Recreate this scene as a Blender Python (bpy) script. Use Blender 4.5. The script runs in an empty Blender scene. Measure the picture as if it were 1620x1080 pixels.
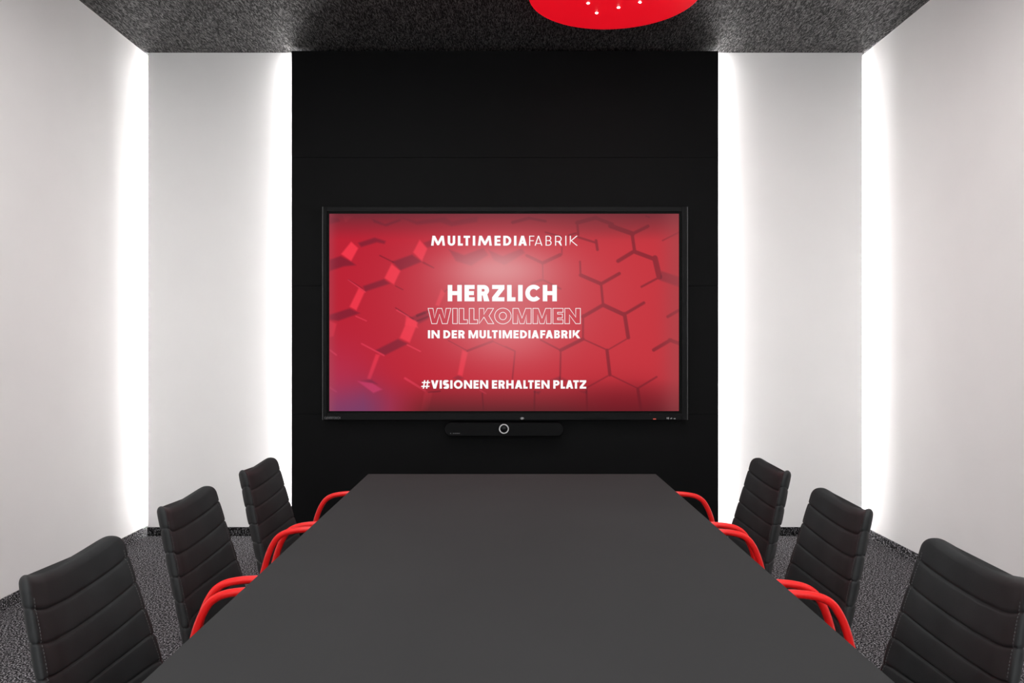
import bpy, bmesh, math, random
import numpy as np
from mathutils import Vector, Matrix

# ------------------------------------------------------------------ camera
F, CX, CY, EYE = 1260.0, 804.0, 546.0, 1.35          # focal length / vanishing point in pixels of the 1620x1080 frame
scene = bpy.context.scene
cam_data = bpy.data.cameras.new('camera')
cam_data.sensor_width = 36.0
cam_data.lens = 36.0 * F / 1620.0
cam_data.shift_x = (810.0 - CX) / 1620.0
cam_data.shift_y = (CY - 540.0) / 1620.0
cam_data.clip_start = 0.05
cam = bpy.data.objects.new('camera', cam_data)
scene.collection.objects.link(cam)
cam.location = (0, 0, EYE)
cam.rotation_euler = (math.pi / 2, 0, 0)
scene.camera = cam

# ------------------------------------------------------------------ world, exposure
scene.view_settings.view_transform = 'Standard'
scene.view_settings.look = 'None'
scene.view_settings.gamma = 1.0
scene.view_settings.use_curve_mapping = False
scene.view_settings.exposure = 0.0
world = bpy.data.worlds.new('daylight')
scene.world = world
world.use_nodes = True
world.node_tree.nodes['Background'].inputs[0].default_value = (0.98, 1.0, 1.0, 1)
world.node_tree.nodes['Background'].inputs[1].default_value = 5.5      # daylight fill through the unseen window added behind the camera
STRIP_PANEL = 62.0      # light strips behind the black panel
STRIP_CORNER = 2200.0    # light strips in the room's corners
FILL_DOWNLIGHT = 500.0       # downlights added out of view to fill the room with light
STAR = 22.0             # pin lights of the red ceiling lamp
SHADE_GLOW = 0.46       # glow of its fabric

C = scene.collection
R = random.Random(7)

# ------------------------------------------------------------------ helpers
def at(px, py, depth):
    return Vector(((px - CX) * depth / F, depth, EYE - (py - CY) * depth / F))

def lin(c):
    c = np.asarray(c, float) / 255.0
    return np.where(c <= 0.04045, c / 12.92, ((c + 0.055) / 1.055) ** 2.4)

def obj(name, bm_or_me, mat=None, parent=None, smooth=False):
    if isinstance(bm_or_me, bmesh.types.BMesh):
        me = bpy.data.meshes.new(name)
        bmesh.ops.recalc_face_normals(bm_or_me, faces=bm_or_me.faces[:])
        bm_or_me.to_mesh(me)
        bm_or_me.free()
    else:
        me = bm_or_me
    if mat is not None:
        me.materials.append(mat)
    if smooth:
        me.polygons.foreach_set('use_smooth', [True] * len(me.polygons))
    o = bpy.data.objects.new(name, me)
    C.objects.link(o)
    if parent is not None:
        o.parent = parent
    return o

def thing(name, label, cat, loc=(0, 0, 0), rz=0.0, group=None):
    o = bpy.data.objects.new(name, None)
    o.empty_display_size = 0.1
    C.objects.link(o)
    o.location = loc
    o.rotation_euler = (0, 0, rz)
    o['label'] = label
    o['category'] = cat
    if group:
        o['group'] = group
    return o

def struct(name, bm, mat, parent=None):
    o = obj(name, bm, mat, parent)
    if parent is None:
        o['kind'] = 'structure'
    return o

def box(bm, x0, x1, y0, y1, z0, z1, bevel=0.0, seg=2):
    vs = [bm.verts.new((x, y, z)) for x in (x0, x1) for y in (y0, y1) for z in (z0, z1)]
    idx = [(0, 1, 3, 2), (4, 6, 7, 5), (0, 4, 5, 1), (2, 3, 7, 6), (0, 2, 6, 4), (1, 5, 7, 3)]
    fs = [bm.faces.new([vs[i] for i in f]) for f in idx]
    if bevel > 0:
        es = list({e for f in fs for e in f.edges})
        bmesh.ops.bevel(bm, geom=es, offset=bevel, segments=seg, affect='EDGES', profile=0.5)
    return bm

def boxm(*a, **k):
    return box(bmesh.new(), *a, **k)

def smooth_path(pts, rad, n=7):
    """round every inner corner of a polyline"""
    pts = [Vector(p) for p in pts]
    out = [pts[0]]
    for i in range(1, len(pts) - 1):
        a, b, c = pts[i - 1], pts[i], pts[i + 1]
        r = rad[i - 1] if isinstance(rad, (list, tuple)) else rad
        d1, d2 = (a - b), (c - b)
        r = min(r, d1.length * 0.49, d2.length * 0.49)
        p0, p2 = b + d1.normalized() * r, b + d2.normalized() * r
        for k in range(n + 1):
            t = k / n
            out.append(p0 * (1 - t) ** 2 + b * 2 * t * (1 - t) + p2 * t * t)
    out.append(pts[-1])
    return out

def tube(bm, pts, r, seg=12, caps=True):
    pts = [Vector(p) for p in pts]
    rings = []
    nrm = None
    for i, p in enumerate(pts):
        t = (pts[min(i + 1, len(pts) - 1)] - pts[max(i - 1, 0)]).normalized()
        if nrm is None:
            nrm = t.orthogonal().normalized()
        nrm = (nrm - t * nrm.dot(t)).normalized()
        bi = t.cross(nrm)
        rings.append([bm.verts.new(p + r * (nrm * math.cos(2 * math.pi * k / seg) + bi * math.sin(2 * math.pi * k / seg))) for k in range(seg)])
    for a, b in zip(rings, rings[1:]):
        for k in range(seg):
            bm.faces.new((a[k], a[(k + 1) % seg], b[(k + 1) % seg], b[k]))
    if caps:
        bm.faces.new(rings[0][::-1])
        bm.faces.new(rings[-1])
    return bm

def lathe(bm, prof, seg=96, axis=(0, 0, 0)):
    ax = Vector(axis)
    rings = []
    for r, z in prof:
        if r < 1e-6:
            rings.append([bm.verts.new(ax + Vector((0, 0, z)))])
        else:
            rings.append([bm.verts.new(ax + Vector((r * math.cos(2 * math.pi * k / seg), r * math.sin(2 * math.pi * k / seg), z))) for k in range(seg)])
    for a, b in zip(rings, rings[1:]):
        for k in range(seg):
            k2 = (k + 1) % seg
            if len(a) == 1:
                bm.faces.new((a[0], b[k2], b[k]))
            elif len(b) == 1:
                bm.faces.new((a[k], a[k2], b[0]))
            else:
                bm.faces.new((a[k], a[k2], b[k2], b[k]))
    return bm

# ------------------------------------------------------------------ materials
def new_mat(name):
    m = bpy.data.materials.new(name)
    m.use_nodes = True
    return m, m.node_tree.nodes, m.node_tree.links, m.node_tree.nodes['Principled BSDF']

def plain(name, col, rough=0.5, metal=0.0, spec=0.5, noise=0.0, nscale=60.0, bump=0.0):
    m, n, l, p = new_mat(name)
    p.inputs['Base Color'].default_value = (*col, 1)
    p.inputs['Roughness'].default_value = rough
    p.inputs['Metallic'].default_value = metal
    p.inputs['Specular IOR Level'].default_value = spec
    if noise > 0 or bump > 0:
        tc = n.new('ShaderNodeTexCoord')
        nz = n.new('ShaderNodeTexNoise')
        nz.inputs['Scale'].default_value = nscale
        nz.inputs['Detail'].default_value = 4
        l.new(tc.outputs['Object'], nz.inputs['Vector'])
        if noise > 0:
            rp = n.new('ShaderNodeValToRGB')
            rp.color_ramp.elements[0].position = 0.3
            rp.color_ramp.elements[1].position = 0.7
            rp.color_ramp.elements[0].color = (*[c * (1 - noise) for c in col], 1)
            rp.color_ramp.elements[1].color = (*[min(1, c * (1 + noise)) for c in col], 1)
            l.new(nz.outputs['Fac'], rp.inputs['Fac'])
            l.new(rp.outputs['Color'], p.inputs['Base Color'])
        if bump > 0:
            b = n.new('ShaderNodeBump')
            b.inputs['Strength'].default_value = bump
            b.inputs['Distance'].default_value = 0.002
            l.new(nz.outputs['Fac'], b.inputs['Height'])
            l.new(b.outputs['Normal'], p.inputs['Normal'])
    return m

def glow(name, col, strength):
    m, n, l, p = new_mat(name)
    n.remove(p)
    e = n.new('ShaderNodeEmission')
    e.inputs['Color'].default_value = (*col, 1)
    e.inputs['Strength'].default_value = strength
    l.new(e.outputs['Emission'], n['Material Output'].inputs['Surface'])
    return m

M_WHITE = plain('white_plaster', (0.80, 0.785, 0.78), 0.75, spec=0.25, noise=0.012, nscale=3.0)
M_BLACKPANEL = plain('matt_black_board', (0.0022, 0.0022, 0.0025), 0.62, spec=0.10, noise=0.15, nscale=5.0)
M_TABLE = plain('anthracite_laminate', (0.0285, 0.0288, 0.0296), 0.80, spec=0.08, noise=0.05, nscale=2.0)
M_EDGE = plain('laminate_edge_highlight', (0.16, 0.155, 0.15), 0.45)
M_DARK = plain('dark_powder_coat', (0.012, 0.012, 0.013), 0.5)
M_RED = plain('red_powder_coat', (0.72, 0.009, 0.009), 0.35, spec=0.4)
M_STITCH = plain('grey_thread', (0.045, 0.045, 0.047), 0.7)
M_BEZEL = plain('black_bezel', (0.0030, 0.0030, 0.0034), 0.5, spec=0.12)
M_BORDER = plain('black_border', (0.0015, 0.0015, 0.0015), 0.6, spec=0.1)
M_RIM = plain('dark_aluminium', (0.06, 0.06, 0.062), 0.4, metal=0.6)
M_GREYINK = plain('grey_print', (0.09, 0.09, 0.095), 0.6)
M_PALEINK = plain('pale_print', (0.45, 0.45, 0.46), 0.5)
M_RING = plain('silver_ring', (0.55, 0.55, 0.56), 0.45)
M_LENS = plain('lens_glass', (0.003, 0.003, 0.004), 0.3, spec=.15)
M_STRIPP = glow('led_panel_strip', (1, 0.985, 0.975), STRIP_PANEL)
M_STRIPC = glow('led_corner_strip', (1, 0.985, 0.98), STRIP_CORNER)
M_STAR = glow('pin_light', (1, 0.93, 0.88), STAR)
M_DOWN = glow('fill_downlight_diffuser', (1.0, 0.985, 0.97), FILL_DOWNLIGHT)
M_TEXT = glow('screen_white', (1, 1, 1), 1.0)
M_STANDBY = glow('red_standby', (1.0, 0.16, 0.12), 0.7)

# padded black leather
def leather():
    m, n, l, p = new_mat('black_leather')
    tc = n.new('ShaderNodeTexCoord')
    v = n.new('ShaderNodeTexVoronoi'); v.inputs['Scale'].default_value = 420
    nz = n.new('ShaderNodeTexNoise'); nz.inputs['Scale'].default_value = 14; nz.inputs['Detail'].default_value = 3
    l.new(tc.outputs['Object'], v.inputs['Vector']); l.new(tc.outputs['Object'], nz.inputs['Vector'])
    rp = n.new('ShaderNodeValToRGB')
    rp.color_ramp.elements[0].position = 0.3; rp.color_ramp.elements[1].position = 0.75
    rp.color_ramp.elements[0].color = (0.0108, 0.0114, 0.0122, 1); rp.color_ramp.elements[1].color = (0.0165, 0.0173, 0.0182, 1)
    l.new(nz.outputs['Fac'], rp.inputs['Fac']); l.new(rp.outputs['Color'], p.inputs['Base Color'])
    b = n.new('ShaderNodeBump'); b.inputs['Strength'].default_value = 0.12; b.inputs['Distance'].default_value = 0.001
    l.new(v.outputs['Distance'], b.inputs['Height']); l.new(b.outputs['Normal'], p.inputs['Normal'])
    p.inputs['Roughness'].default_value = 0.60
    p.inputs['Specular IOR Level'].default_value = 0.22
    return m
M_LEATHER = leather()

def carpet(name='loop_carpet', dark=1.0):
    m, n, l, p = new_mat(name)
    tc = n.new('ShaderNodeTexCoord')
    nz = n.new('ShaderNodeTexNoise'); nz.inputs['Scale'].default_value = 125; nz.inputs['Detail'].default_value = 2; nz.inputs['Roughness'].default_value = 0.65
    n2 = n.new('ShaderNodeTexNoise'); n2.inputs['Scale'].default_value = 5; n2.inputs['Detail'].default_value = 2
    l.new(tc.outputs['Object'], nz.inputs['Vector']); l.new(tc.outputs['Object'], n2.inputs['Vector'])
    rp = n.new('ShaderNodeValToRGB')
    e = rp.color_ramp.elements
    e[0].position = 0.43; e[0].color = (0.004 * dark, 0.004 * dark, 0.005 * dark, 1)
    e[1].position = 0.62; e[1].color = (0.40 * dark, 0.388 * dark, 0.41 * dark, 1)
    k = e.new(0.53); k.color = (0.05 * dark, 0.048 * dark, 0.052 * dark, 1)
    l.new(nz.outputs['Fac'], rp.inputs['Fac']); l.new(rp.outputs['Color'], p.inputs['Base Color'])
    b = n.new('ShaderNodeBump'); b.inputs['Strength'].default_value = 0.8; b.inputs['Distance'].default_value = 0.006
    l.new(nz.outputs['Fac'], b.inputs['Height']); l.new(b.outputs['Normal'], p.inputs['Normal'])
    p.inputs['Roughness'].default_value = 1.0
    p.inputs['Specular IOR Level'].default_value = 0.05
    return m
M_CARPET = carpet()
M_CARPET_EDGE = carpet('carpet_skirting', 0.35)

def felt_ceiling():
    m, n, l, p = new_mat('fibre_ceiling_board')
    tc = n.new('ShaderNodeTexCoord')
    # short fibres: noise stretched in two crossing directions
    outs = []
    for ang, sc in ((0.6, (170, 26, 1)), (-0.7, (170, 30, 1)), (1.6, (150, 30, 1))):
        mp = n.new('ShaderNodeMapping'); mp.inputs['Rotation'].default_value = (0, 0, ang); mp.inputs['Scale'].default_value = sc
        nz = n.new('ShaderNodeTexNoise'); nz.inputs['Scale'].default_value = 1.0; nz.inputs['Detail'].default_value = 2; nz.inputs['Distortion'].default_value = 0.8
        l.new(tc.outputs['Object'], mp.inputs['Vector']); l.new(mp.outputs['Vector'], nz.inputs['Vector'])
        outs.append(nz.outputs['Fac'])
    mx = n.new('ShaderNodeMath'); mx.operation = 'MAXIMUM'; l.new(outs[0], mx.inputs[0]); l.new(outs[1], mx.inputs[1])
    m2 = n.new('ShaderNodeMath'); m2.operation = 'MAXIMUM'; l.new(mx.outputs[0], m2.inputs[0]); l.new(outs[2], m2.inputs[1])
    rp = n.new('ShaderNodeValToRGB')
    e = rp.color_ramp.elements
    e[0].position = 0.55; e[0].color = (0.005, 0.005, 0.005, 1)
    e[1].position = 0.76; e[1].color = (0.17, 0.162, 0.162, 1)
    l.new(m2.outputs[0], rp.inputs['Fac'])
    # board joints
    br = n.new('ShaderNodeTexBrick')
    br.inputs['Color1'].default_value = (1, 1, 1, 1); br.inputs['Color2'].default_value = (1, 1, 1, 1); br.inputs['Mortar'].default_value = (0.25, 0.25, 0.25, 1)
    br.inputs['Scale'].default_value = 1.0; br.inputs['Brick Width'].default_value = 1.2; br.inputs['Row Height'].default_value = 0.6
    br.inputs['Mortar Size'].default_value = 0.003; br.inputs['Mortar Smooth'].default_value = 0.2
    mpb = n.new('ShaderNodeMapping'); mpb.inputs['Location'].default_value = (0.15, -0.17, 0)
    l.new(tc.outputs['Object'], mpb.inputs['Vector']); l.new(mpb.outputs['Vector'], br.inputs['Vector'])
    mul = n.new('ShaderNodeMixRGB'); mul.blend_type = 'MULTIPLY'; mul.inputs['Fac'].default_value = 1.0
    l.new(rp.outputs['Color'], mul.inputs['Color1']); l.new(br.outputs['Color'], mul.inputs['Color2'])
    l.new(mul.outputs['Color'], p.inputs['Base Color'])
    b = n.new('ShaderNodeBump'); b.inputs['Strength'].default_value = 0.7; b.inputs['Distance'].default_value = 0.004
    l.new(m2.outputs[0], b.inputs['Height']); l.new(b.outputs['Normal'], p.inputs['Normal'])
    p.inputs['Roughness'].default_value = 0.46
    p.inputs['IOR'].default_value = 1.75
    gl = n.new('ShaderNodeMapRange')                         # the fibres shine, the gaps between them do not
    gl.inputs['From Min'].default_value = 0.56; gl.inputs['From Max'].default_value = 0.72
    gl.inputs['To Min'].default_value = 0.04; gl.inputs['To Max'].default_value = 1.0
    l.new(m2.outputs[0], gl.inputs['Value']); l.new(gl.outputs[0], p.inputs['Specular IOR Level'])
    return m
M_CEIL = felt_ceiling()

def lamp_fabric():
    m, n, l, p = new_mat('red_lamp_fabric')
    p.inputs['Base Color'].default_value = (0.80, 0.010, 0.022, 1)
    p.inputs['Roughness'].default_value = 0.38
    p.inputs['Emission Color'].default_value = (1.0, 0.0, 0.012, 1)
    p.inputs['Emission Strength'].default_value = SHADE_GLOW
    return m
M_SHADE = lamp_fabric()

def pane_glass():
    m, n, l, p = new_mat('fill_window_glass')
    n.remove(p)
    t = n.new('ShaderNodeBsdfTransparent'); t.inputs['Color'].default_value = (0.95, 0.96, 0.96, 1)
    g = n.new('ShaderNodeBsdfGlossy'); g.inputs['Roughness'].default_value = 0.03
    mx = n.new('ShaderNodeMixShader'); mx.inputs['Fac'].default_value = 0.05
    l.new(t.outputs[0], mx.inputs[1]); l.new(g.outputs[0], mx.inputs[2]); l.new(mx.outputs[0], n['Material Output'].inputs['Surface'])
    return m
M_GLASS = pane_glass()

# ------------------------------------------------------------------ the room
D = 5.65                      # white back wall
CEIL = 3.424
XL, XR = -2.580, 2.535        # side walls
EL, ER = at(234, 0, D).x, at(1364, 0, D).x     # edges of the white back wall (light gaps beside it)
YR, YB = -1.7, 5.95           # rear wall, closing wall behind the light gaps
PF, PB = 5.57, 5.595          # black panel front / back
PL, PR = at(461, 0, PF).x, at(1136.5, 0, PF).x
PTOP = at(0, 80.5, PF).z

struct('floor', boxm(XL - .1, XR + .1, YR - .1, YB + .1, -0.1, 0.0), M_CARPET)
ceil = struct('ceiling', boxm(XL - .1, XR + .1, YR - .1, YB + .1, CEIL, CEIL + .1), M_CEIL)
for y in (-.5, .8, 2.1, 3.4):                                    # unseen recessed downlights, added to brighten the room
    for x in (-1.15, 1.15):
        obj('fill_downlight', lathe(bmesh.new(), [(0, -.004), (.066, -.004), (.066, .001)], 32, (x, y, CEIL)), M_DOWN, ceil)
        obj('fill_downlight_rim', lathe(bmesh.new(), [(.066, -.001), (.066, -.008), (.085, -.005), (.085, .001)], 32, (x, y, CEIL)), M_DARK, ceil)
struct('wall_left', boxm(XL - .1, XL, YR - .1, YB + .1, 0, CEIL), M_WHITE)
struct('wall_right', boxm(XR, XR + .1, YR - .1, YB + .1, 0, CEIL), M_WHITE)
struct('wall_outer', boxm(XL, XR, YB, YB + .1, 0, CEIL), M_DARK)
wb = struct('wall_back', boxm(EL, ER, D, D + .02, 0, CEIL), M_WHITE)
for s0, s1 in ((EL + .05, EL + .10), (ER - .10, ER - .05)):  # carrier battens of the back wall
    obj('batten', boxm(s0, s1, D + .02, YB, 0, CEIL), M_DARK, wb)
for x0, x1 in ((EL + .005, EL + .007), (ER - .007, ER - .005)):
    o = obj('light_strip', boxm(x0, x1, D + .129, D + .13, 0.07, CEIL - .01), M_STRIPC, wb)
    obj('strip_profile', boxm(x0 - .003, x1 + .04, D + .13, D + .14, 0.07, CEIL - .01), M_RIM, wb)
# rear wall behind the camera, with a window added for fill light
bm = bmesh.new()
WX0, WX1, WZ0, WZ1 = -2.0, 2.0, 0.5, 3.0
box(bm, XL, WX0, YR - .1, YR, 0, CEIL); box(bm, WX1, XR, YR - .1, YR, 0, CEIL)
box(bm, WX0, WX1, YR - .1, YR, 0, WZ0); box(bm, WX0, WX1, YR - .1, YR, WZ1, CEIL)
struct('wall_rear', bm, M_WHITE)
bm = bmesh.new()
for x0, x1, z0, z1 in ((WX0, WX0 + .06, WZ0, WZ1), (WX1 - .06, WX1, WZ0, WZ1), (-.03, .03, WZ0 + .06, WZ1 - .06), (WX0 + .06, WX1 - .06, WZ0, WZ0 + .06), (WX0 + .06, WX1 - .06, WZ1 - .06, WZ1)):
    box(bm, x0, x1, YR - .08, YR - .02, z0, z1)
wn = struct('fill_window_1', bm, M_DARK)
for x0, x1 in ((WX0 + .06, -.03), (.03, WX1 - .06)):
    obj('pane', boxm(x0, x1, YR - .053, YR - .047, WZ0 + .06, WZ1 - .06), M_GLASS, wn)
# carpet skirting
BBH = 0.062
struct('baseboard_left', boxm(XL, XL + .012, YR, YB, 0, BBH, bevel=.003), M_CARPET)
struct('baseboard_right', boxm(XR - .012, XR, YR, YB, 0, BBH, bevel=.003), M_CARPET)
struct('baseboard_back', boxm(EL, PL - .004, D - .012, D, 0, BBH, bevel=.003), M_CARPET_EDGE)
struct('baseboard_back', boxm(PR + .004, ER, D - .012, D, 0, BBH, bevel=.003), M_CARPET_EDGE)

# black wall panel: four boards with fine joints
wp = thing('wall_panel', 'tall matt black wall panel behind the big screen, lit from behind at both edges', 'wall panel', ((PL + PR) / 2, PF, 0))
wx = (PL + PR) / 2
zs = [0.0, at(0, 655, PF).z, at(0, 452, PF).z, at(0, 249, PF).z, PTOP]
for z0, z1 in zip(zs, zs[1:]):
    obj('board', boxm(PL - wx, PR - wx, 0, PB - PF, z0, z1, bevel=.0018, seg=1), M_BLACKPANEL, wp)
for x0, x1 in ((PL + .12, PL + .17), (-.025, .025), (PR - .17, PR - .12)):
    obj('batten', boxm(x0 - wx, x1 - wx, PB - PF, D - PF, 0, PTOP - .02), M_DARK, wp)
for x0, x1 in ((PL + .002, PL + .005), (PR - .005, PR - .002)):
    obj('light_strip', boxm(x0 - wx, x1 - wx, .030, .046, 0.03, PTOP - .004), M_STRIPP, wp)
    s = 1 if x0 < 0 else -1
    a, b = sorted((x0 + (.0035 if s > 0 else -.0005) - wx, x0 + s * .113 - wx))
    obj('strip_profile', boxm(a, b, .026, D - PF, 0.0, PTOP - .03), M_DARK, wp)

# ------------------------------------------------------------------ conference table
TZ = 0.75
TX0, TX1 = at(582, 0, F * (EYE - TZ) / 203.5).x, at(1038, 0, F * (EYE - TZ) / 203.5).x
TY1 = F * (EYE - TZ) / 203.5
TY0 = 0.62
t = thing('conference_table', 'long dark grey conference table with a thin matt top between the two rows of chairs', 'table', ((TX0 + TX1) / 2, (TY0 + TY1) / 2, 0))
hw, hl = (TX1 - TX0) / 2, (TY1 - TY0) / 2
bm = boxm(-hw, hw, -hl, hl, TZ - .013, TZ, bevel=.0022, seg=1)
bm.normal_update()
for f in bm.faces:
    if max(abs(c) for c in f.normal) < .95:
        f.material_index = 1
top = obj('tabletop', bm, M_TABLE, t)
top.data.materials.append(M_EDGE)                            # paler cut edge, the light it catches put into its colour
bm = bmesh.new()
box(bm, -.30, .30, -hl + .35, hl - .35, TZ - .043, TZ - .013)
obj('beam', bm, M_DARK, t)
for sy in (-1, 1):
    bm = bmesh.new()
    y = sy * (hl - .75)
    box(bm, -.16, .16, y - .04, y + .04, .02, TZ - .043, bevel=.006)
    box(bm, -.20, .20, y - .30, y + .30, 0, .02, bevel=.005)
    obj('leg', bm, M_DARK, t)

# ------------------------------------------------------------------ chairs
def pad_offset(s, joints, depth=.0038, sharp=.0028, bulge=.0020):
    """inward/outward offset of the padding at the distance s along it"""
    d = 0.0
    for a, b in zip(joints, joints[1:]):
        if a <= s <= b:
            u = (s - a) / (b - a)
            d += bulge * (math.sin(math.pi * u) ** 0.5 if 0 < u < 1 else 0)
    for j in joints[1:-1]:
        d -= depth * math.exp(-((s - j) / sharp) ** 2)
    return d

BH = 0.490                     # length of the back along its slope
WING, DIP = 0.046, 0.044
def back_axis(s):
    """edge line of the back in chair space: forward x and height z, s from its lower end"""
    z = 0.412 + s * 0.981
    return -0.213 - 0.197 * (z - 0.53), z

def back_half(s):
    """half width: tapering upwards, with rounded top corners"""
    w = 0.252 - 0.055 * min(1.0, max(0.0, (s - .08) / (BH - .08))) ** 0.9
    r = 0.044
    if s > BH - r:
        q = (s - (BH - r)) / r
        w -= r * (1 - math.sqrt(max(0, 1 - q * q)))
    return w

JB = [-.02] + [BH - .074 - .0705 * k for k in range(5, -1, -1)] + [BH + .02]
def back_profile(s, c, sn, grow=0.0):
    """point of the padded back: cross-section angle given by cos/sin"""
    x, z = back_axis(s)
    w = back_half(s)
    th = 0.0175
    q = max(0.0, (s - (BH - .020)) / .020)
    th *= math.sqrt(max(0.02, 1 - q * q * .93))
    py = math.copysign(abs(c) ** 0.36, c)
    pt = math.copysign(abs(sn) ** 0.66, sn)
    off = pad_offset(s, JB) + grow
    y = py * (w + off * 0.5 * abs(c) ** .5)
    u = y / 0.205
    return Vector((x + pt * (th + off) + WING * (min(u * u, 1.3) - 1), y, z - DIP * (1 - min(u * u, 1.0)) * min(1, s / .3)))

def make_back():
    bm = bmesh.new()
    N = 64
    svals = set()
    k = 0.0
    while k < BH - .05:
        svals.add(round(k, 5)); k += .006
    for j in JB[1:-1]:
        for d in (-.004, -.002, 0, .002, .004):
            svals.add(round(j + d, 5))
    for i in range(15):
        svals.add(round(BH - .02 + .02 * math.sin(math.pi / 2 * i / 14), 5))
    for i in range(13):
        svals.add(round(BH - .044 + .044 * math.sin(math.pi / 2 * i / 12), 5))
    sv = sorted(s for s in svals if 0 <= s <= BH)
    clean = [sv[0]]
    for s in sv[1:]:
        if s - clean[-1] > .0004:
            clean.append(s)
    rings = []
    for s in clean:
        rings.append([bm.verts.new(back_profile(s, math.cos(2 * math.pi * k / N), math.sin(2 * math.pi * k / N))) for k in range(N)])
    for a, b in zip(rings, rings[1:]):
        for k in range(N):
            bm.faces.new((a[k], a[(k + 1) % N], b[(k + 1) % N], b[k]))
    bm.faces.new(rings[0][::-1])
    bm.faces.new(rings[-1])
    return bm

def make_stitches(side):
    bm = bmesh.new()
    if True:
        for face in (0.62,):
            s = .03
            while s < BH - .05:
                pa = back_profile(s, side * math.cos(face), math.sin(face), .0002)
                pb = back_profile(s + .0042, side * math.cos(face), math.sin(face), .0002)
                tube(bm, [pa, pb], .0009, seg=5)
                s += .0075
    return bm

SL0, SL1 = -0.20, 0.25          # seat from back to front
JS = [-.02] + [.075 + .075 * k for k in range(5)] + [.50]
def make_seat():
    bm = bmesh.new()
    N = 48
    L = SL1 - SL0
    n = 90
    rings = []
    for i in range(n + 1):
        s = L * 0.5 * (1 - math.cos(math.pi * i / n))
        x = SL0 + s
        q = min(s, L - s) / .05
        f = math.sqrt(max(0.03, 1 - (1 - min(1, q)) ** 2))
        ring = []
        for k in range(N):
            c, sn = math.cos(2 * math.pi * k / N), math.sin(2 * math.pi * k / N)
            off = pad_offset(s, JS)
            py = math.copysign(abs(c) ** .40, c) * (.218 + off * .6 - .02 * (1 - f))
            pz = math.copysign(abs(sn) ** .7, sn) * (.024 * f + off)
            z = .447 + pz + .012 * (s / L) - .010 * (1 - (py / .22) ** 2)
            if s > L - .10:
                z -= .025 * ((s - L + .10) / .10) ** 2
            ring.append(bm.verts.new((x, py, z)))
        rings.append(ring)
    for a, b in zip(rings, rings[1:]):
        for k in range(N):
            bm.faces.new((a[k], a[(k + 1) % N], b[(k + 1) % N], b[k]))
    bm.faces.new(rings[0][::-1]); bm.faces.new(rings[-1])
    return bm

TR = 0.0108
AW = 0.300                     # half distance between the two side frames
def make_side_frame(s):
    y = s * AW
    pts = [(-.235, y * .72, .4155), (-.195, y * .97, .4155), (-.168, y, .455), (-.146, y, .535), (-.129, y, .600), (-.114, y, .639), (-.093, y, .672), (-.066, y, .689), (-.028, y, .697), (.01, y, .700), (.215, y, .7015), (.262, y, .66), (.235, y, .40), (.245, y, .012), (-.25, y, .0112), (-.275, y * .96, .0112)]
    bm = bmesh.new()
    tube(bm, smooth_path(pts, [.03, .03, .03, .03, .03, .03, .03, .03, .03, .03, .05, .05, .2, .06, .03], 4), TR, seg=14)
    return bm

def make_chair(label):
    t = thing('armchair', label, 'chair', group=None)
    obj('seat', make_seat(), M_LEATHER, t, smooth=True)
    b = obj('backrest', make_back(), M_LEATHER, t, smooth=True)
    for s in (-1, 1):
        obj('stitching', make_stitches(s), M_STITCH, b)
    for s in (-1, 1):
        obj('side_frame', make_side_frame(s), M_RED, t, smooth=True)
    bm = bmesh.new()
    tube(bm, [(-.275, -AW * .97, .0112), (-.275, AW * .97, .0112)], TR, seg=14)
    obj('floor_bar', bm, M_RED, t, smooth=True)
    for x in (-.185, .238):
        z = .4155 if x < 0 else .412
        obj('seat_rail', tube(bmesh.new(), [(x, -AW, z), (x, AW, z)], TR * .9, seg=12), M_RED, t, smooth=True)
    return t

def copy_tree(o, parent=None):
    c = o.copy()
    C.objects.link(c)
    if parent is not None:
        c.parent = parent
    for ch in list(o.children):
        copy_tree(ch, c)
    return c

LX, RX = -0.722, 0.762
spots = [
    (LX + .026, 1.808, 0.0, 'black padded armchair nearest the camera on the left of the table, beside the left wall'),
    (LX, 2.512, 0.0, 'middle black padded armchair of the three along the left side of the table'),
    (LX + .012, 3.195, 0.0, 'black padded armchair on the left of the table, closest to the black wall panel'),
    (RX - .004, 1.785, math.pi, 'black padded armchair nearest the camera on the right of the table, beside the right wall'),
    (RX - .015, 2.478, math.pi, 'middle black padded armchair of the three along the right side of the table'),
    (RX - .004, 3.185, math.pi, 'black padded armchair on the right of the table, closest to the black wall panel'),
]
proto = make_chair(spots[0][3])
proto['group'] = 'red framed armchairs along the conference table'
for i, (x, y, a, lab) in enumerate(spots):
    o = proto if i == 0 else copy_tree(proto)
    o.location = (x, y, 0)
    o.rotation_euler = (0, 0, a)
    o['label'] = lab

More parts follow.
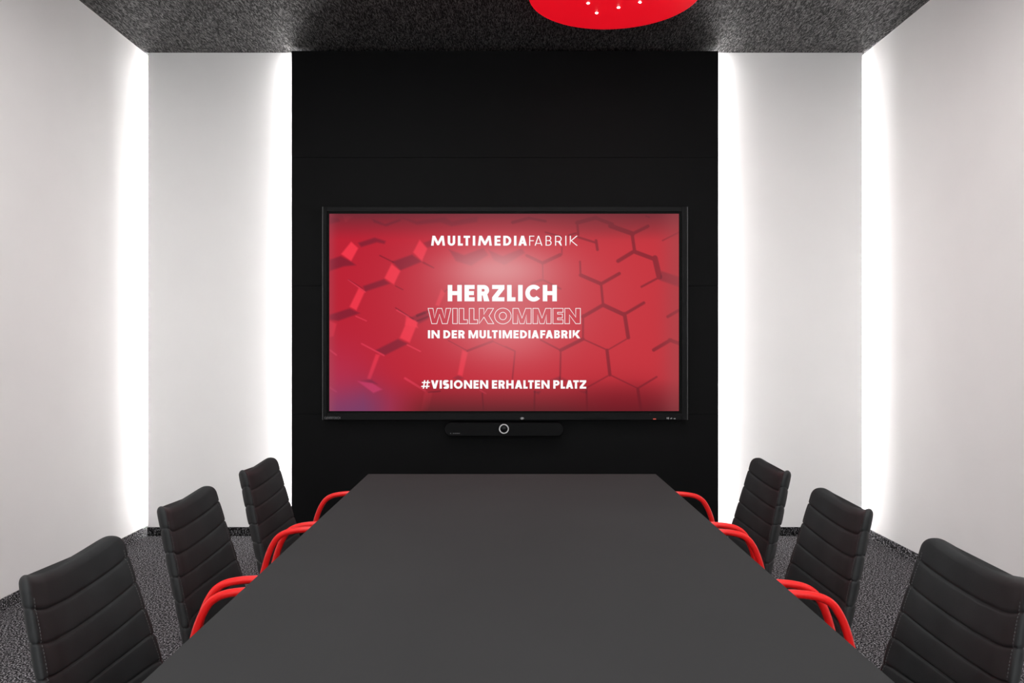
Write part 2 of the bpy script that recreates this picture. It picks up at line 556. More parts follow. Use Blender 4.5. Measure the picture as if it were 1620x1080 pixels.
# ------------------------------------------------------------------ red ceiling lamp
DZ = 1.96
LR, LY, LXc = 0.247 * DZ, 2.278 * DZ, 0.305 * DZ
LB = EYE + DZ
lamp = thing('ceiling_lamp', 'round red ceiling lamp with tiny white pin lights in its flat underside', 'lamp', (LXc, LY, CEIL))
zb = LB - CEIL
prof = [(0, zb)] + [(LR * f, zb) for f in (.3, .6, .85)] + [(LR - .006, zb), (LR - .002, zb + .0015), (LR, zb + .006), (LR, zb + .07), (LR - .004, zb + .076), (0, zb + .076)]
obj('lamp_shade', lathe(bmesh.new(), prof, 160), M_SHADE, lamp)
obj('ceiling_mount', lathe(bmesh.new(), [(0, zb + .076), (.12, zb + .076), (.12, 0), (0, 0)], 48), M_DARK, lamp)
stars = [(930.5, 5), (944, 20.5), (978.5, 12), (1012.5, 3.5)]
for px, py in stars:
    d = F * DZ / (CY - py)
    sx, sy = (px - CX) * d / F - LXc, d - LY
    obj('pin_light', lathe(bmesh.new(), [(0, zb - .004), (.006, zb - .003), (.0085, zb - .0004), (.0085, zb + .001)], 16, (sx, sy, 0)), M_STAR, lamp)
for k in range(16):                                          # the ones above the picture's edge
    a, r = R.uniform(0, 6.28), LR * math.sqrt(R.uniform(.1, .6))
    sx, sy = r * math.cos(a), -abs(r * math.sin(a)) * .8 - .09
    obj('pin_light', lathe(bmesh.new(), [(0, zb - .004), (.006, zb - .003), (.0085, zb - .0004), (.0085, zb + .001)], 16, (sx, sy, 0)), M_STAR, lamp)

# ------------------------------------------------------------------ big screen
SF = 5.480                                                   # front plane of the bezel
SS = 5.488                                                   # plane of the picture
tv = thing('wall_display', 'large black framed wall display showing a red welcome slide with white lettering', 'screen', (at(799, 0, SF).x, SF, at(0, 664, SF).z))
tvo = tv.location.copy()
def quadbox(bm, x0, x1, y0, y1, dep0, dep1, bevel=0.0):
    """box whose front face covers the pixel rectangle at depth dep0"""
    a, b = at(x0, y1, dep0), at(x1, y0, dep0)
    return box(bm, a.x - tvo.x, b.x - tvo.x, dep0 - tvo.y, dep1 - tvo.y, a.z - tvo.z, b.z - tvo.z, bevel=bevel)
OX0, OX1, OY0, OY1 = 511.0, 1087.0, 327.0, 664.0
IX0, IX1, IY0, IY1 = 517.0, 1078.5, 334.5, 653.5             # opening of the bezel
AX0, AX1, AY0, AY1 = 521.0, 1074.0, 338.0, 650.0             # lit picture
obj('housing', quadbox(bmesh.new(), OX0 + 1, OX1 - 1, OY0 + 1, OY1 - 1, SF + .012, PF), M_BEZEL, tv)
bm = bmesh.new()
quadbox(bm, OX0, IX0, OY0, OY1, SF, SF + .013, .0015)
quadbox(bm, IX1, OX1, OY0, OY1, SF, SF + .013, .0015)
quadbox(bm, IX0, IX1, OY0, IY0, SF, SF + .013, .0015)
quadbox(bm, IX0, IX1, IY1, OY1, SF, SF + .013, .0015)
bez = obj('bezel', bm, M_BEZEL, tv)
obj('edge_trim', quadbox(bmesh.new(), OX0 - 1.3, OX0 - .1, OY0, OY1, SF + .001, SF + .05), M_RIM, tv)
obj('edge_trim', quadbox(bmesh.new(), OX1 + .1, OX1 + 1.3, OY0, OY1, SF + .001, SF + .05), M_RIM, tv)
obj('border', quadbox(bmesh.new(), IX0 - 1, IX1 + 1, IY0 - 1, IY1 + 1, SS + .001, SS + .006), M_BORDER, tv)

# ---- the picture shown on the screen (its own pixels, as emission)
def seg_dist(X, Y, a, b):
    ax, ay = a; bx, by = b
    dx, dy = bx - ax, by - ay
    tt = np.clip(((X - ax) * dx + (Y - ay) * dy) / (dx * dx + dy * dy + 1e-9), 0, 1)
    return np.hypot(X - ax - tt * dx, Y - ay - tt * dy)

def poly_mask(X, Y, pts, soft=0.9):
    pts = [np.array(p, float) for p in pts]
    inside = np.zeros(X.shape, bool)
    dist = np.full(X.shape, 1e9)
    n = len(pts)
    for i in range(n):
        a, b = pts[i], pts[(i + 1) % n]
        dist = np.minimum(dist, seg_dist(X, Y, a, b))
        cond = ((a[1] > Y) != (b[1] > Y))
        xi = (b[0] - a[0]) * (Y - a[1]) / ((b[1] - a[1]) if abs(b[1] - a[1]) > 1e-9 else 1e-9) + a[0]
        inside ^= cond & (X < xi)
    sd = np.where(inside, dist, -dist)
    return np.clip(sd / soft * .5 + .5, 0, 1)

def z3(*p): return [(500 + x / 5.4, 310 + y / 5.4) for x, y in p]
def z4(*p): return [(800 + x / 5.4, 310 + y / 5.4) for x, y in p]
def z5(*p): return [(500 + x / 5.4, 500 + y / 5.4) for x, y in p]
def z6(*p): return [(800 + x / 5.4, 500 + y / 5.4) for x, y in p]
def z7(*p): return [(670 + x / 6.23, 360 + y / 6.23) for x, y in p]
def z8(*p): return [(660 + x / 5.786, 480 + y / 5.786) for x, y in p]

NX, NY = 554, 313
gx = np.linspace(AX0, AX1, NX)
gy = np.linspace(AY0, AY1, NY)
X, Y = np.meshgrid(gx, gy)
img = np.empty((NY, NX, 3))
left, right = np.array((186, 35, 52.)), np.array((198, 54, 63.))
u = np.clip((X - 560) / 420, 0, 1)[..., None]
img[:] = left * (1 - u) + right * u

def blend(col, a):
    global img
    a = np.clip(a, 0, 1)[..., None]
    img = img * (1 - a) + np.array(col, float) * a

def mulb(f, a):
    global img
    a = np.clip(a, 0, 1)[..., None]
    img = img * (1 - a) + img * np.array(f, float) * a

# tilted tiles: dark flanks
DK = (0.70, 0.92, 0.95)
for pts, s in (
    (z3((360, 400), (500, 355), (595, 385), (585, 408), (520, 395), (385, 435)), .9),
    (z3((115, 545), (210, 512), (300, 560), (340, 590), (240, 600), (115, 640)), .9),
    (z3((650, 560), (820, 500), (905, 560), (720, 635)), .9),
    (z3((400, 770), (580, 710), (630, 748), (420, 815)), .9),
    (z3((115, 1015), (285, 960), (375, 1000), (190, 1065), (115, 1055)), .9),
    (z3((800, 1040), (925, 985), (960, 1010), (960, 1050), (880, 1090), (850, 1075)), .8),
    (z5((505, 292), (700, 195), (785, 235), (590, 332)), .9),
    (z5((385, 552), (470, 540), (525, 580), (470, 572)), .9),
    (z7((250, 215), (400, 270), (590, 200), (640, 270), (470, 375), (320, 330)), .8),
    (z7((640, 220), (780, 280), (970, 205), (1000, 250), (800, 370), (690, 320)), .8),
    (z3((480, 195), (590, 240), (720, 195), (720, 213), (600, 258), (495, 225)), .8),
    (z3((720, 180), (860, 215), (1100, 180), (1160, 215), (1380, 175), (1380, 220), (1160, 258), (1060, 225), (860, 245)), .6),
    (z3((115, 180), (190, 190), (205, 215), (115, 240)), .7),
    (z3((920, 400), (980, 375), (1000, 430), (950, 440)), .7),
    (z4((1330, 640), (1480, 690), (1480, 775), (1320, 720)), .75),
    (z5((1170, 530), (1215, 505), (1260, 530), (1215, 545)), .7),
    (z6((240, 645), (300, 640), (280, 668)), .8), (z6((380, 545), (460, 515), (480, 545)), .8), (z6((480, 525), (530, 548), (500, 555)), .8), (z6((630, 640), (695, 640), (690, 662)), .7),
    (z3((1225, 745), (1270, 735), (1300, 750), (1260, 765)), .5),
):
    mulb(DK, poly_mask(X, Y, pts, 1.6) * s)
# their lit flanks
for pts, s in (
    (z3((300, 390), (360, 445), (300, 555), (215, 495)), .95), (z3((885, 375), (950, 450), (905, 555), (830, 480)), .9),
    (z3((645, 580), (720, 640), (665, 755), (585, 700)), .95), (z3((365, 785), (415, 820), (345, 975), (287, 945)), .9),
    (z5((790, 10), (870, 50), (800, 225), (715, 185)), .9), (z3((770, 1025), (850, 1075), (870, 1125), (760, 1100)), .9), (z5((510, 325), (545, 330), (465, 540), (437, 530)), .75),
    (z3((1070, 795), (1100, 830), (1050, 940), (1020, 930)), .7), (z5((1250, 290), (1295, 310), (1250, 510), (1210, 500)), .75),
    (z5((930, 640), (995, 650), (960, 800), (895, 800)), .45), (z3((225, 165), (320, 170), (250, 225)), .35),
    (z5((115, 40), (175, 65), (150, 170), (115, 180)), .5),
):
    blend((243, 56, 74), poly_mask(X, Y, pts, 1.3) * s)
# thin light edges
for pts, w in ((z5((390, 235), (580, 335)), 1.1), (z5((780, 245), (890, 300)), 1.0), (z5((760, 530), (930, 635)), 1.6), (z5((120, 290), (172, 330)), 1.2), (z5((120, 610), (172, 645)), 1.2), (z3((275, 715), (420, 820)), .8), (z3((690, 975), (790, 1030)), 1.0), (z5((340, 0), (430, 40)), .8), (z5((1400, 630), (1450, 660)), 1.0)):
    blend((232, 62, 84), np.clip(w * 1.1 - seg_dist(X, Y, *pts) + .5, 0, 1) * .7)
# dark grooves between the tiles
grooves = [
    (z3((275, 712), (400, 790)), 5), (z3((545, 508), (660, 565)), 9), (z3((910, 570), (1000, 612)), 6), (z3((680, 768), (742, 800)), 7), (z3((680, 955), (830, 1050)), 9),
    (z4((895, 255), (1085, 322)), 34), (z4((1085, 322), (1215, 258)), 24), (z4((1080, 322), (1102, 478)), 24), (z4((1100, 470), (960, 555)), 28), (z4((1100, 475), (1275, 540)), 30),
    (z4((1275, 530), (1312, 690)), 42), (z4((1310, 695), (1160, 775)), 15), (z4((610, 228), (770, 185)), 30), (z4((770, 188), (910, 240)), 26), (z4((612, 230), (620, 330)), 16),
    (z4((620, 352), (770, 398)), 16), (z4((772, 380), (784, 458)), 20), (z4((635, 560), (640, 680)), 14), (z4((640, 675), (815, 750)), 27), (z4((815, 750), (970, 662)), 24), (z4((815, 750), (832, 930)), 18),
    (z4((832, 930), (660, 1030)), 26), (z4((832, 930), (1010, 1012)), 30), (z4((1010, 1012), (1180, 912)), 22), (z6((1015, -20), (1047, 182)), 28),
    (z4((180, 508), (315, 572)), 22), (z4((315, 572), (465, 502)), 26), (z4((315, 575), (318, 700)), 10), (z4((225, 748), (318, 715)), 12), (z4((318, 715), (470, 792)), 13), (z4((60, 225), (200, 188)), 24), (z4((200, 188), (340, 215)), 20), (z4((480, 440), (480, 500)), 10),
    (z4((1385, 1030), (1475, 978)), 22), (z4((1340, 380), (1480, 310)), 9), (z4((1200, 170), (1225, 180)), 12), (z4((340, 310), (470, 345)), 12), (z4((540, 335), (600, 318)), 14),
    (z6((300, 203), (470, 292)), 12), (z6((470, 290), (660, 195)), 26), (z6((660, 195), (870, 290)), 10), (z6((870, 290), (1050, 185)), 9), (z6((470, 290), (465, 540)), 12), (z6((866, 290), (890, 500)), 24),
    (z6((890, 500), (690, 612)), 9), (z6((890, 500), (1130, 617)), 9), (z6((1130, 615), (1290, 518)), 13), (z6((1128, 620), (1158, 820)), 22), (z6((690, 615), (697, 820)), 14), (z6((248, 640), (244, 820)), 12),
    (z6((1265, 288), (1410, 203)), 26), (z6((1400, 203), (1480, 232)), 26), (z6((660, 195), (662, -10)), 14), (z6((0, 258), (80, 298)), 9), (z6((80, 298), (58, 530)), 10),
    (z8((285, 338), (460, 432)), 7), (z8((460, 432), (690, 345)), 17), (z8((690, 345), (895, 437)), 8), (z8((0, 110), (90, 75)), 20), (z8((0, 160), (100, 120)), 12),
    (z5((1420, 660), (1430, 800)), 10), (z5((960, 650), (1060, 640)), 10), (z7((0, 340), (100, 395)), 8), (z7((1060, 545), (1160, 510)), 10), (z7((1180, 515), (1340, 600)), 12), (z7((210, 630), (260, 590)), 8),
]
gm = np.zeros_like(X)
for pts, w in grooves:
    w = w / 5.4 * .56
    gm = np.maximum(gm, np.clip(w - seg_dist(X, Y, *pts) + .6, 0, 1) * (.62 + .2 * min(1, w / 2)))
mulb((0.66, 0.76, 0.80), gm)
# colour wash of the slide: violet lower left corner, dark upper and lower bands, pale centre
g = 1 / (1 + np.exp(-(Y - 612 - np.abs(X - 575) * .12) / 12)) * np.clip((665 - X) / 90, 0, 1); blend((104, 66, 108), g * .9)
g = np.exp(-(((X - 521) / 70) ** 2 + ((Y - 598) / 60) ** 2)); blend((176, 62, 100), g * .45)
blend((196, 62, 102), poly_mask(X, Y, z5((355, 555), (480, 572), (565, 625), (490, 655)), 1.3) * .8)
band = np.clip((380 - Y) / 44, 0, 1) ** 1.15
blend((96, 46, 54), band * .86)
g = np.exp(-(((X - 960) / 120) ** 2 + ((Y - 352) / 24) ** 2)); blend((128, 55, 60), g * .35)
band = np.clip((Y - 598) / 50, 0, 1) ** 1.1 * np.clip((X - 618) / 60, 0, 1)
blend((88, 38, 42), band * .85)
g = np.exp(-(((X - 985) / 90) ** 2 + ((Y - 640) / 40) ** 2)); blend((120, 20, 32), g * .5)
g = np.exp(-(((X - 1072) / 24) ** 2)); blend((160, 76, 80), g * .5)
g = np.exp(-(((X - 521) / 9) ** 2)); blend((165, 84, 96), g * .35)
g = np.exp(-(((X - 798) / 135) ** 2 + ((Y - 465) / 100) ** 2)); blend((214, 128, 132), g * .66)
g = np.exp(-(((X - 790) / 80) ** 2 + ((Y - 425) / 34) ** 2)); blend((236, 184, 184), g * .58)
g = np.exp(-(((X - 800) / 75) ** 2 + ((Y - 525) / 46) ** 2)); blend((236, 150, 154), g * .42)
img = np.clip(img, 0, 255)

me = bpy.data.meshes.new('screen')
p0 = at(AX0, AY0, SS) - tvo
p1 = at(AX1, AY1, SS) - tvo
vx = np.linspace(p0.x, p1.x, NX)
vz = np.linspace(p0.z, p1.z, NY)
VX, VZ = np.meshgrid(vx, vz)
co = np.stack([VX, np.full_like(VX, SS - tvo.y), VZ], -1).reshape(-1, 3)
ii = np.arange(NX * NY).reshape(NY, NX)
quads = np.stack([ii[:-1, :-1], ii[1:, :-1], ii[1:, 1:], ii[:-1, 1:]], -1).reshape(-1, 4)
me.vertices.add(len(co)); me.vertices.foreach_set('co', co.ravel())
me.loops.add(quads.size); me.loops.foreach_set('vertex_index', quads.ravel())
me.polygons.add(len(quads)); me.polygons.foreach_set('loop_start', np.arange(0, quads.size, 4))
me.update(calc_edges=True); me.validate()
ca = me.color_attributes.new('picture', 'FLOAT_COLOR', 'POINT')
rgba = np.ones((NX * NY, 4)); rgba[:, :3] = lin(img).reshape(-1, 3)
ca.data.foreach_set('color', rgba.astype(np.float32).ravel())
m, n, l, p = new_mat('screen_picture')
n.remove(p)
at_n = n.new('ShaderNodeAttribute'); at_n.attribute_name = 'picture'
em = n.new('ShaderNodeEmission'); l.new(at_n.outputs['Color'], em.inputs['Color'])
l.new(em.outputs[0], n['Material Output'].inputs['Surface'])
screen = obj('screen', me, m, tv)

# ---- lettering: every glyph drawn as contours, cap height 1
def arc(cx, cy, rx, ry, a0, a1, n=20):
    return [(cx + rx * math.cos(math.radians(a0 + (a1 - a0) * k / n)), cy + ry * math.sin(math.radians(a0 + (a1 - a0) * k / n))) for k in range(n + 1)]

def glyph(ch, t, splay=False):
    h = t * .90
    if ch == 'I':
        return t, [[(0, 0), (0, 1), (t, 1), (t, 0)]]
    if ch == 'L':
        w = .30 + .75 * t
        return w, [[(0, 0), (0, 1), (t, 1), (t, h), (w, h), (w, 0)]]
    if ch == 'E':
        w = .42 + .70 * t
        return w, [[(0, 0), (0, 1), (w, 1), (w, 1 - h), (t, 1 - h), (t, .5 + h / 2), (w - .04, .5 + h / 2), (w - .04, .5 - h / 2), (t, .5 - h / 2), (t, h), (w, h), (w, 0)]]
    if ch == 'F':
        w = .41 + .70 * t
        return w, [[(0, 0), (0, 1), (w, 1), (w, 1 - h), (t, 1 - h), (t, .5 + h / 2), (w - .05, .5 + h / 2), (w - .05, .5 - h / 2), (t, .5 - h / 2), (t, 0)]]
    if ch == 'T':
        w = .52 + .45 * t
        c = w / 2
        return w, [[(0, 1), (w, 1), (w, 1 - h), (c + t / 2, 1 - h), (c + t / 2, 0), (c - t / 2, 0), (c - t / 2, 1 - h), (0, 1 - h)]]
    if ch == 'H':
        w = .62 + .85 * t
        return w, [[(0, 0), (0, 1), (t, 1), (t, .5 + h / 2), (w - t, .5 + h / 2), (w - t, 1), (w, 1), (w, 0), (w - t, 0), (w - t, .5 - h / 2), (t, .5 - h / 2), (t, 0)]]
    if ch == 'Z':
        w = .65 + .35 * t
        k = t * 1.28
        return w, [[(0, 0), (0, h), (w - k, 1 - h), (0, 1 - h), (0, 1), (w, 1), (w, 1 - h), (k, h), (w, h), (w, 0)]]
    if ch == 'N':
        w = .70 + .90 * t
        s = min(.62, t * 1.5)
        return w, [[(0, 0), (0, 1), (t, 1), (w - t, s), (w - t, 1), (w, 1), (w, 0), (w - t, 0), (t, 1 - s), (t, 0)]]
    if ch == 'M':
        w = (1.10 if splay else .82) + 1.05 * t
        c = w / 2
        if splay:
            s = .13
            return w, [[(0, 0), (s, 1), (s + t * 1.05, 1), (c, .40), (w - s - t * 1.05, 1), (w - s, 1), (w, 0), (w - t, 0), (w - t - .055, .60), (c + t * .36, .04), (c - t * .36, .04), (t + .055, .60), (t, 0)]]
        b = .30 + .2 * t
        return w, [[(0, 0), (0, 1), (t * 1.18, 1), (c, b), (w - t * 1.18, 1), (w, 1), (w, 0), (w - t, 0), (w - t, .60), (c + t * .45, 0), (c - t * .45, 0), (t, .60), (t, 0)]]
    if ch == 'A':
        w = .66 + .70 * t
        c, s = w / 2, t * 1.08
        a = s * .52
        k = c - a
        yi = (c - s) / k
        q = lambda y: c - s - y * k
        b0, b1 = .19, .19 + h * .85
        return w, [[(0, 0), (c - a, 1), (c + a, 1), (w, 0), (w - s, 0), (c + q(b0), b0), (c - q(b0), b0), (s, 0)], [(c - q(b1), b1), (c + q(b1), b1), (c, yi)]]
    if ch == 'V':
        w = .66 + .70 * t
        c, s = w / 2, t * 1.08
        a = s * .52
        yi = 1 - (c - s) / (c - a)
        return w, [[(0, 1), (s, 1), (c, yi), (w - s, 1), (w, 1), (c + a, 0), (c - a, 0)]]
    if ch == 'W':
        w = 1.08 + 1.12 * t
        c, s = w / 2, t * 1.04
        b, a = w * .27, s * .52
        k = (b - a)                       # slant of the outer legs per unit height
        xi = s + k * .66
        m = s * .48
        return w, [[(0, 1), (s, 1), (b + .012, .36), (c - m, 1), (c + m, 1), (w - b - .012, .36), (w - s, 1), (w, 1), (w - b + a, 0), (w - b - a, 0), (c, .62), (b + a, 0), (b - a, 0)]]
    if ch == 'K':
        w = .66 + .80 * t
        k = t * 1.26
        yu, yl = .5 + .36 * t, .5 - .25 * t
        su, sl = (w - k - .02 - t) / (1 - yu), (w - k - t) / yl
        yn = (.01 + su) / (su + sl)
        return w, [[(0, 0), (0, 1), (t, 1), (t, yu), (w - k - .02, 1), (w - .01, 1), (w - sl * yn, yn), (w, 0), (w - k, 0), (t, yl)]]
    if ch == 'O':
        w = .92 + .32 * t
        return w, [arc(w / 2, .5, w / 2, .515, 0, 360, 48)[:-1], arc(w / 2, .5, w / 2 - t, .515 - t * .95, 0, 360, 48)[:-1]]
    if ch == 'C':
        w = .92 + .32 * t
        a = 40
        o = arc(w / 2, .5, w / 2, .515, a, 360 - a, 40)
        i = arc(w / 2, .5, w / 2 - t, .515 - t * .95, 360 - a - 8 * t, a + 8 * t, 40)
        return w - .11, [o + i]
    if ch == 'D':
        w = .66 + .50 * t
        r = .5
        o = [(0, 0), (0, 1), (w - r, 1)] + arc(w - r, .5, r, .5, 90, -90, 26)[1:]
        i = [(t, h), (t, 1 - h)] + arc(w - r, .5, r - t, .5 - h, 90, -90, 26)
        return w, [o, i]
    if ch == 'U':
        w = .56 + .70 * t
        r = w / 2
        o = [(0, 1), (t, 1)] + arc(r, r * .95, r - t, r * .95 - h, 180, 360, 20) + [(w - t, 1), (w, 1)] + arc(r, r * .95, r, r * .97, 0, -180, 24)
        return w, [o]
    if ch in 'RP':
        w = .55 + .62 * t
        r = .31 + .05 * t
        cy = 1 - r
        cx = w - r
        lo = 1 - 2 * r
        o = [(0, 0), (0, 1), (cx, 1)] + arc(cx, cy, r, r, 90, -50 if ch == 'R' else -90, 20)[1:]
        if ch == 'R':
            kx = t * 1.22
            o += [(w + .02, 0), (w + .02 - kx, 0), (cx - t * .25, lo), (t, lo), (t, 0)]
        else:
            o += [(t, lo), (t, 0)]
        i = [(t, lo + h), (t, 1 - h), (cx, 1 - h)] + arc(cx, cy, max(.02, r - t), r - h, 90, -90, 16)[1:]
        return (w + .02 if ch == 'R' else w), [o, i]
    if ch == 'B':
        w = .50 + .62 * t
        r1, r2 = .255, .285
        y1 = 1 - r1
        y2 = r2
        xa, xb = w - r1 - .03, w - r2
        o = [(0, 0), (0, 1), (xa, 1)] + arc(xa, y1, r1, r1, 90, -62, 16)[1:] + arc(xb, y2, r2, r2, 62, -90, 16)
        m0 = .5 + .01
        i1 = [(t, m0 + h * .42), (t, 1 - h), (xa, 1 - h)] + arc(xa, (1 - h + m0 + h * .42) / 2, max(.02, r1 - t * .95), (1 - h - m0 - h * .42) / 2, 90, -90, 12)[1:]
        i2 = [(t, h), (t, m0 - h * .42), (xb, m0 - h * .42)] + arc(xb, (h + m0 - h * .42) / 2, max(.02, r2 - t * .95), (m0 - h * 1.42) / 2, 90, -90, 12)[1:]
        return w, [o, i1, i2]
    if ch == 'S':
        w = .52 + .55 * t
        rx, ry = w / 2 - t / 2, (1.02 - h) / 4
        c1, c2 = 1.01 - h / 2 - ry, -.01 + h / 2 + ry
        sp = arc(w / 2, c1, rx, ry, 28, 270, 22) + arc(w / 2, c2, rx, ry, 90, -152, 22)[1:]
        L, Rr = [], []
        for k in range(len(sp)):
            a, b = sp[max(0, k - 1)], sp[min(len(sp) - 1, k + 1)]
            dx, dy = b[0] - a[0], b[1] - a[1]
            q = math.hypot(dx, dy)
            nx, ny = -dy / q, dx / q
            wd = (h / 2) * abs(ny) + (t / 2) * abs(nx)
            L.append((sp[k][0] + nx * wd, sp[k][1] + ny * wd)); Rr.append((sp[k][0] - nx * wd, sp[k][1] - ny * wd))
        return w, [L + Rr[::-1]]
    if ch == '#':
        w = .92
        q = t * .62
        a, b, c, d = .20, .20 + q, .72 - q, .72
        e, f, g_, hh = .20, .20 + q * .9, .80 - q * .9, .80
        o = [(a, 0), (a, e), (0, e), (0, f), (a, f), (a, g_), (0, g_), (0, hh), (a, hh), (a, 1), (b, 1), (b, hh), (c, hh), (c, 1), (d, 1), (d, hh), (w, hh), (w, g_), (d, g_), (d, f), (w, f), (w, e), (d, e), (d, 0), (c, 0), (c, e), (b, e), (b, 0)]
        i = [(b, f), (c, f), (c, g_), (b, g_)]
        sh = lambda P: [(x + .14 * (y - .5), y) for x, y in P]
        return w, [sh(o), sh(i)]
    raise KeyError(ch)

def lettering(name, text, x0, x1, ytop, ybot, t, gap, mat, depth, parent, outline=0.0, space=.34, splay=False, kern=None):
    """text fitted to a rectangle of the frame, on the plane at this depth"""
    pen, parts = 0.0, []
    for i, ch in enumerate(text):
        if ch == ' ':
            pen += space
            continue
        w, cs = glyph(ch, t, splay)
        g = gap
        if i and text[i - 1] != ' ':
            pair = text[i - 1] + ch
            if pair in ('LT', 'FA', 'AT', 'VI', 'LA', 'PL', 'TE', 'TZ', 'AL', 'IA', 'KO', 'AB', 'LK'):
                g = gap * {'LT': .3, 'FA': .1, 'AT': .0, 'LA': .6, 'AL': .8, 'TZ': .7, 'IA': .7, 'KO': .5}.get(pair, .9)
            pen += g
        parts += [[(x + pen, y) for x, y in c] for c in cs]
        pen += w
    sx, sy = (x1 - x0) / pen, (ybot - ytop)
    K = depth / F
    ox, oz = (x0 - CX) * K - tvo.x, EYE - (ybot - CY) * K - tvo.z
    if outline > 0:
        bm = bmesh.new()
        for c in parts:
            pts = [Vector((ox + x * sx * K, oz + y * sy * K)) for x, y in c]
            n_ = len(pts)
            area = sum(pts[i].x * pts[(i + 1) % n_].y - pts[(i + 1) % n_].x * pts[i].y for i in range(n_))
            ins = []
            for i in range(n_):
                a, b, d = pts[i - 1], pts[i], pts[(i + 1) % n_]
                d1, d2 = (b - a).normalized(), (d - b).normalized()
                n1, n2 = Vector((-d1.y, d1.x)), Vector((-d2.y, d2.x))
                mm = (n1 + n2)
                mm = mm / max(.35, mm.length_squared / 2) if mm.length > 1e-6 else n1
                ins.append((b - mm * outline * K / 2, b + mm * outline * K / 2))
            va = [bm.verts.new((q[0].x, depth - tvo.y, q[0].y)) for q in ins]
            vb = [bm.verts.new((q[1].x, depth - tvo.y, q[1].y)) for q in ins]
            for i in range(n_):
                j = (i + 1) % n_
                bm.faces.new((va[i], va[j], vb[j], vb[i]))
        return obj(name, bm, mat, parent)
    cu = bpy.data.curves.new(name + '_outline', 'CURVE')
    cu.dimensions = '2D'
    cu.fill_mode = 'BOTH'
    for c in parts:
        sp = cu.splines.new('POLY')
        sp.points.add(len(c) - 1)
        for q, (x, y) in zip(sp.points, c):
            q.co = (x * sx * K, y * sy * K, 0, 1)
        sp.use_cyclic_u = True
    tmp = bpy.data.objects.new(name + '_tmp', cu)
    C.objects.link(tmp)
    dg = bpy.context.evaluated_depsgraph_get()
    me = bpy.data.meshes.new_from_object(tmp.evaluated_get(dg))
    bpy.data.objects.remove(tmp)
    bpy.data.curves.remove(cu)
    me.transform(Matrix.Translation((ox, depth - tvo.y, oz)) @ Matrix.Rotation(math.pi / 2, 4, 'X'))
    me.materials.clear()
    me.name = name
    return obj(name, me, mat, parent)

TD = SS - .0012
lettering('logo_bold_lettering', 'MULTIMEDIA', 682, 833.5, 372.8, 388.4, .24, .26, M_TEXT, TD, screen, splay=True)
lettering('logo_light_lettering', 'FABRIK', 837.2, 914, 372.8, 388.4, .09, .33, M_TEXT, TD, screen)
lettering('heading_lettering', 'HERZLICH', 708.3, 881, 450.6, 476.4, .275, .16, M_TEXT, TD, screen)
lettering('outlined_lettering', 'WILLKOMMEN', 677.3, 918.2, 487.6, 511.8, .285, .11, M_TEXT, TD, screen, outline=.85)
lettering('subheading_lettering', 'IN DER MULTIMEDIAFABRIK', 677, 918, 522.2, 535, .25, .15, M_TEXT, TD, screen, space=.42)
lettering('hashtag_lettering', '#VISIONEN ERHALTEN PLATZ', 667, 927.4, 601.3, 614.5, .25, .15, M_TEXT, TD, screen, space=.42)

# ---- marks on the lower bezel
BD = SF - .0006
lettering('maker_mark', 'CLEVERTOUCH', 513, 538.5, 658.9, 662.6, .20, .12, M_GREYINK, BD, bez)
bm = bmesh.new()                                             # small eye-like sensor mark
def ring_px(bm, cx, cy, rx, ry, w, depth, n_=28):
    K = depth / F
    A, B = [], []
    for k in range(n_):
        a = 2 * math.pi * k / n_
        for L_, q in ((A, 1), (B, 0)):
            x, y = cx + (rx - (0 if q else w)) * math.cos(a), cy + (ry - (0 if q else w)) * math.sin(a)
            L_.append(bm.verts.new(((x - CX) * K - tvo.x, depth - tvo.y, EYE - (y - CY) * K - tvo.z)))
    for k in range(n_):
        j = (k + 1) % n_
        bm.faces.new((A[k], A[j], B[j], B[k]))
ring_px(bm, 826, 661.5, 3.0, 1.7, .7, BD); ring_px(bm, 826, 661.5, 1.0, 1.0, .9, BD)
obj('sensor_mark', bm, M_PALEINK, bez)
bm = bmesh.new(); quadbox(bm, 1033.2, 1037.8, 661.9, 663.2, BD, SF + .0005)
obj('standby_light', bm, M_STANDBY, bez)
bm = bmesh.new()
for a, b, c, d in ((1055, 1056, 660, 662.5), (1057, 1058.2, 659.8, 663), (1060.5, 1061.3, 661.2, 662.8), (1062, 1063, 660.6, 662.6), (1065.6, 1066.4, 661.6, 662.6), (1067, 1068.4, 661.2, 662.8)):
    quadbox(bm, a, b, c, d, BD, SF + .0005)
obj('control_marks', bm, M_PALEINK, bez)
bm = bmesh.new(); quadbox(bm, 923, 961, 661.0, 662.4, SF - .002, SF + .0005)
obj('pen_slot', bm, M_BORDER, bez)

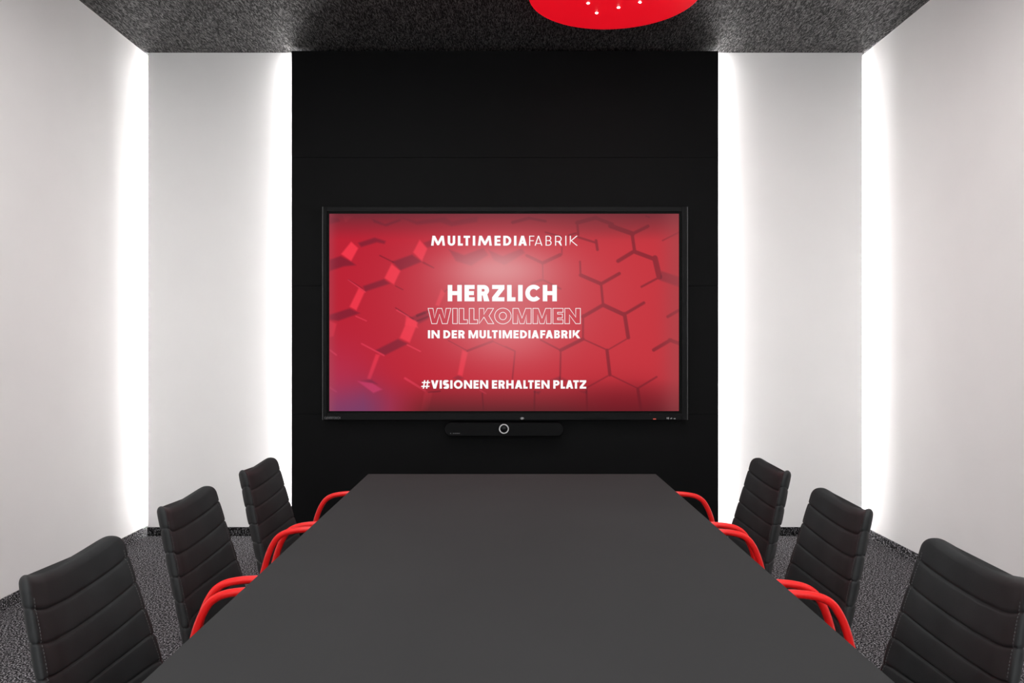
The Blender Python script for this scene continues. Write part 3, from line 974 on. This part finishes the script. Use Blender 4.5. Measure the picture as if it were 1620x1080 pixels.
# ------------------------------------------------------------------ conference camera bar below the screen
VF = 5.455
vb = thing('video_bar', 'slim black video bar with a silver ringed lens below the big screen', 'conference camera', (at(797.5, 0, VF).x, VF, at(0, 690, VF).z))
vo = vb.location.copy()
bm = bmesh.new()
a, b = at(703, 690, VF), at(892, 668.5, VF)
hh = (b.z - a.z) / 2
cz = hh
N = 28
prof = []
xl, xr = a.x - vo.x + hh * .9, b.x - vo.x - hh * .9
for k in range(N + 1):
    q = math.pi / 2 + math.pi * k / N
    prof.append((xl + hh * .9 * math.cos(q), cz + hh * math.sin(q)))
for k in range(N + 1):
    q = -math.pi / 2 + math.pi * k / N
    prof.append((xr + hh * .9 * math.cos(q), cz + hh * math.sin(q)))
def ringv(y, sc):
    cxm = (xl + xr) / 2
    return [bm.verts.new((x - math.copysign((1 - sc) * hh, x - cxm), y, cz + (z - cz) * sc)) for x, z in prof]
rs = [ringv(0, .90), ringv(.003, .97), ringv(.009, 1.0), ringv(PF - VF, 1.0)]
for r0, r1 in zip(rs, rs[1:]):
    for k in range(len(r0)):
        j = (k + 1) % len(r0)
        bm.faces.new((r0[k], r0[j], r1[j], r1[k]))
bm.faces.new(rs[0]); bm.faces.new(rs[-1][::-1])
obj('body', bm, plain('black_mesh_cover', (0.0026, 0.0026, 0.003), .6, spec=.1, noise=.3, nscale=300), vb)
lc = at(797.3, 678.2, VF) - vo
bm = bmesh.new()
rr = 7.6 * VF / F
path = [(lc.x + (rr - .003) * math.cos(2 * math.pi * k / 40), -.002, lc.z + (rr - .003) * math.sin(2 * math.pi * k / 40)) for k in range(41)]
tube(bm, path, .0042, seg=8, caps=False)
bmesh.ops.remove_doubles(bm, verts=bm.verts[:], dist=1e-5)
ringo = obj('lens_ring', bm, M_RING, vb, smooth=True)
bm = bmesh.new()
lathe(bm, [(0, .004), (rr * .35, .003), (rr * .62, .001), (rr * .74, -.004)], 32)
bmesh.ops.rotate(bm, verts=bm.verts[:], cent=(0, 0, 0), matrix=Matrix.Rotation(math.pi / 2, 3, 'X'))
bmesh.ops.translate(bm, verts=bm.verts[:], vec=(lc.x, -.001, lc.z))
obj('lens', bm, M_LENS, vb, smooth=True)
bm = bmesh.new()
for x0, x1 in ((712, 713.8), (716.5, 718), (719, 721), (721.8, 724), (724.6, 727.5)):
    p_, q_ = at(x0, 686, VF) - vo, at(x1, 684.6, VF) - vo
    box(bm, p_.x, q_.x, -.0006, .003, p_.z, q_.z)
obj('small_print', bm, M_GREYINK, vb)
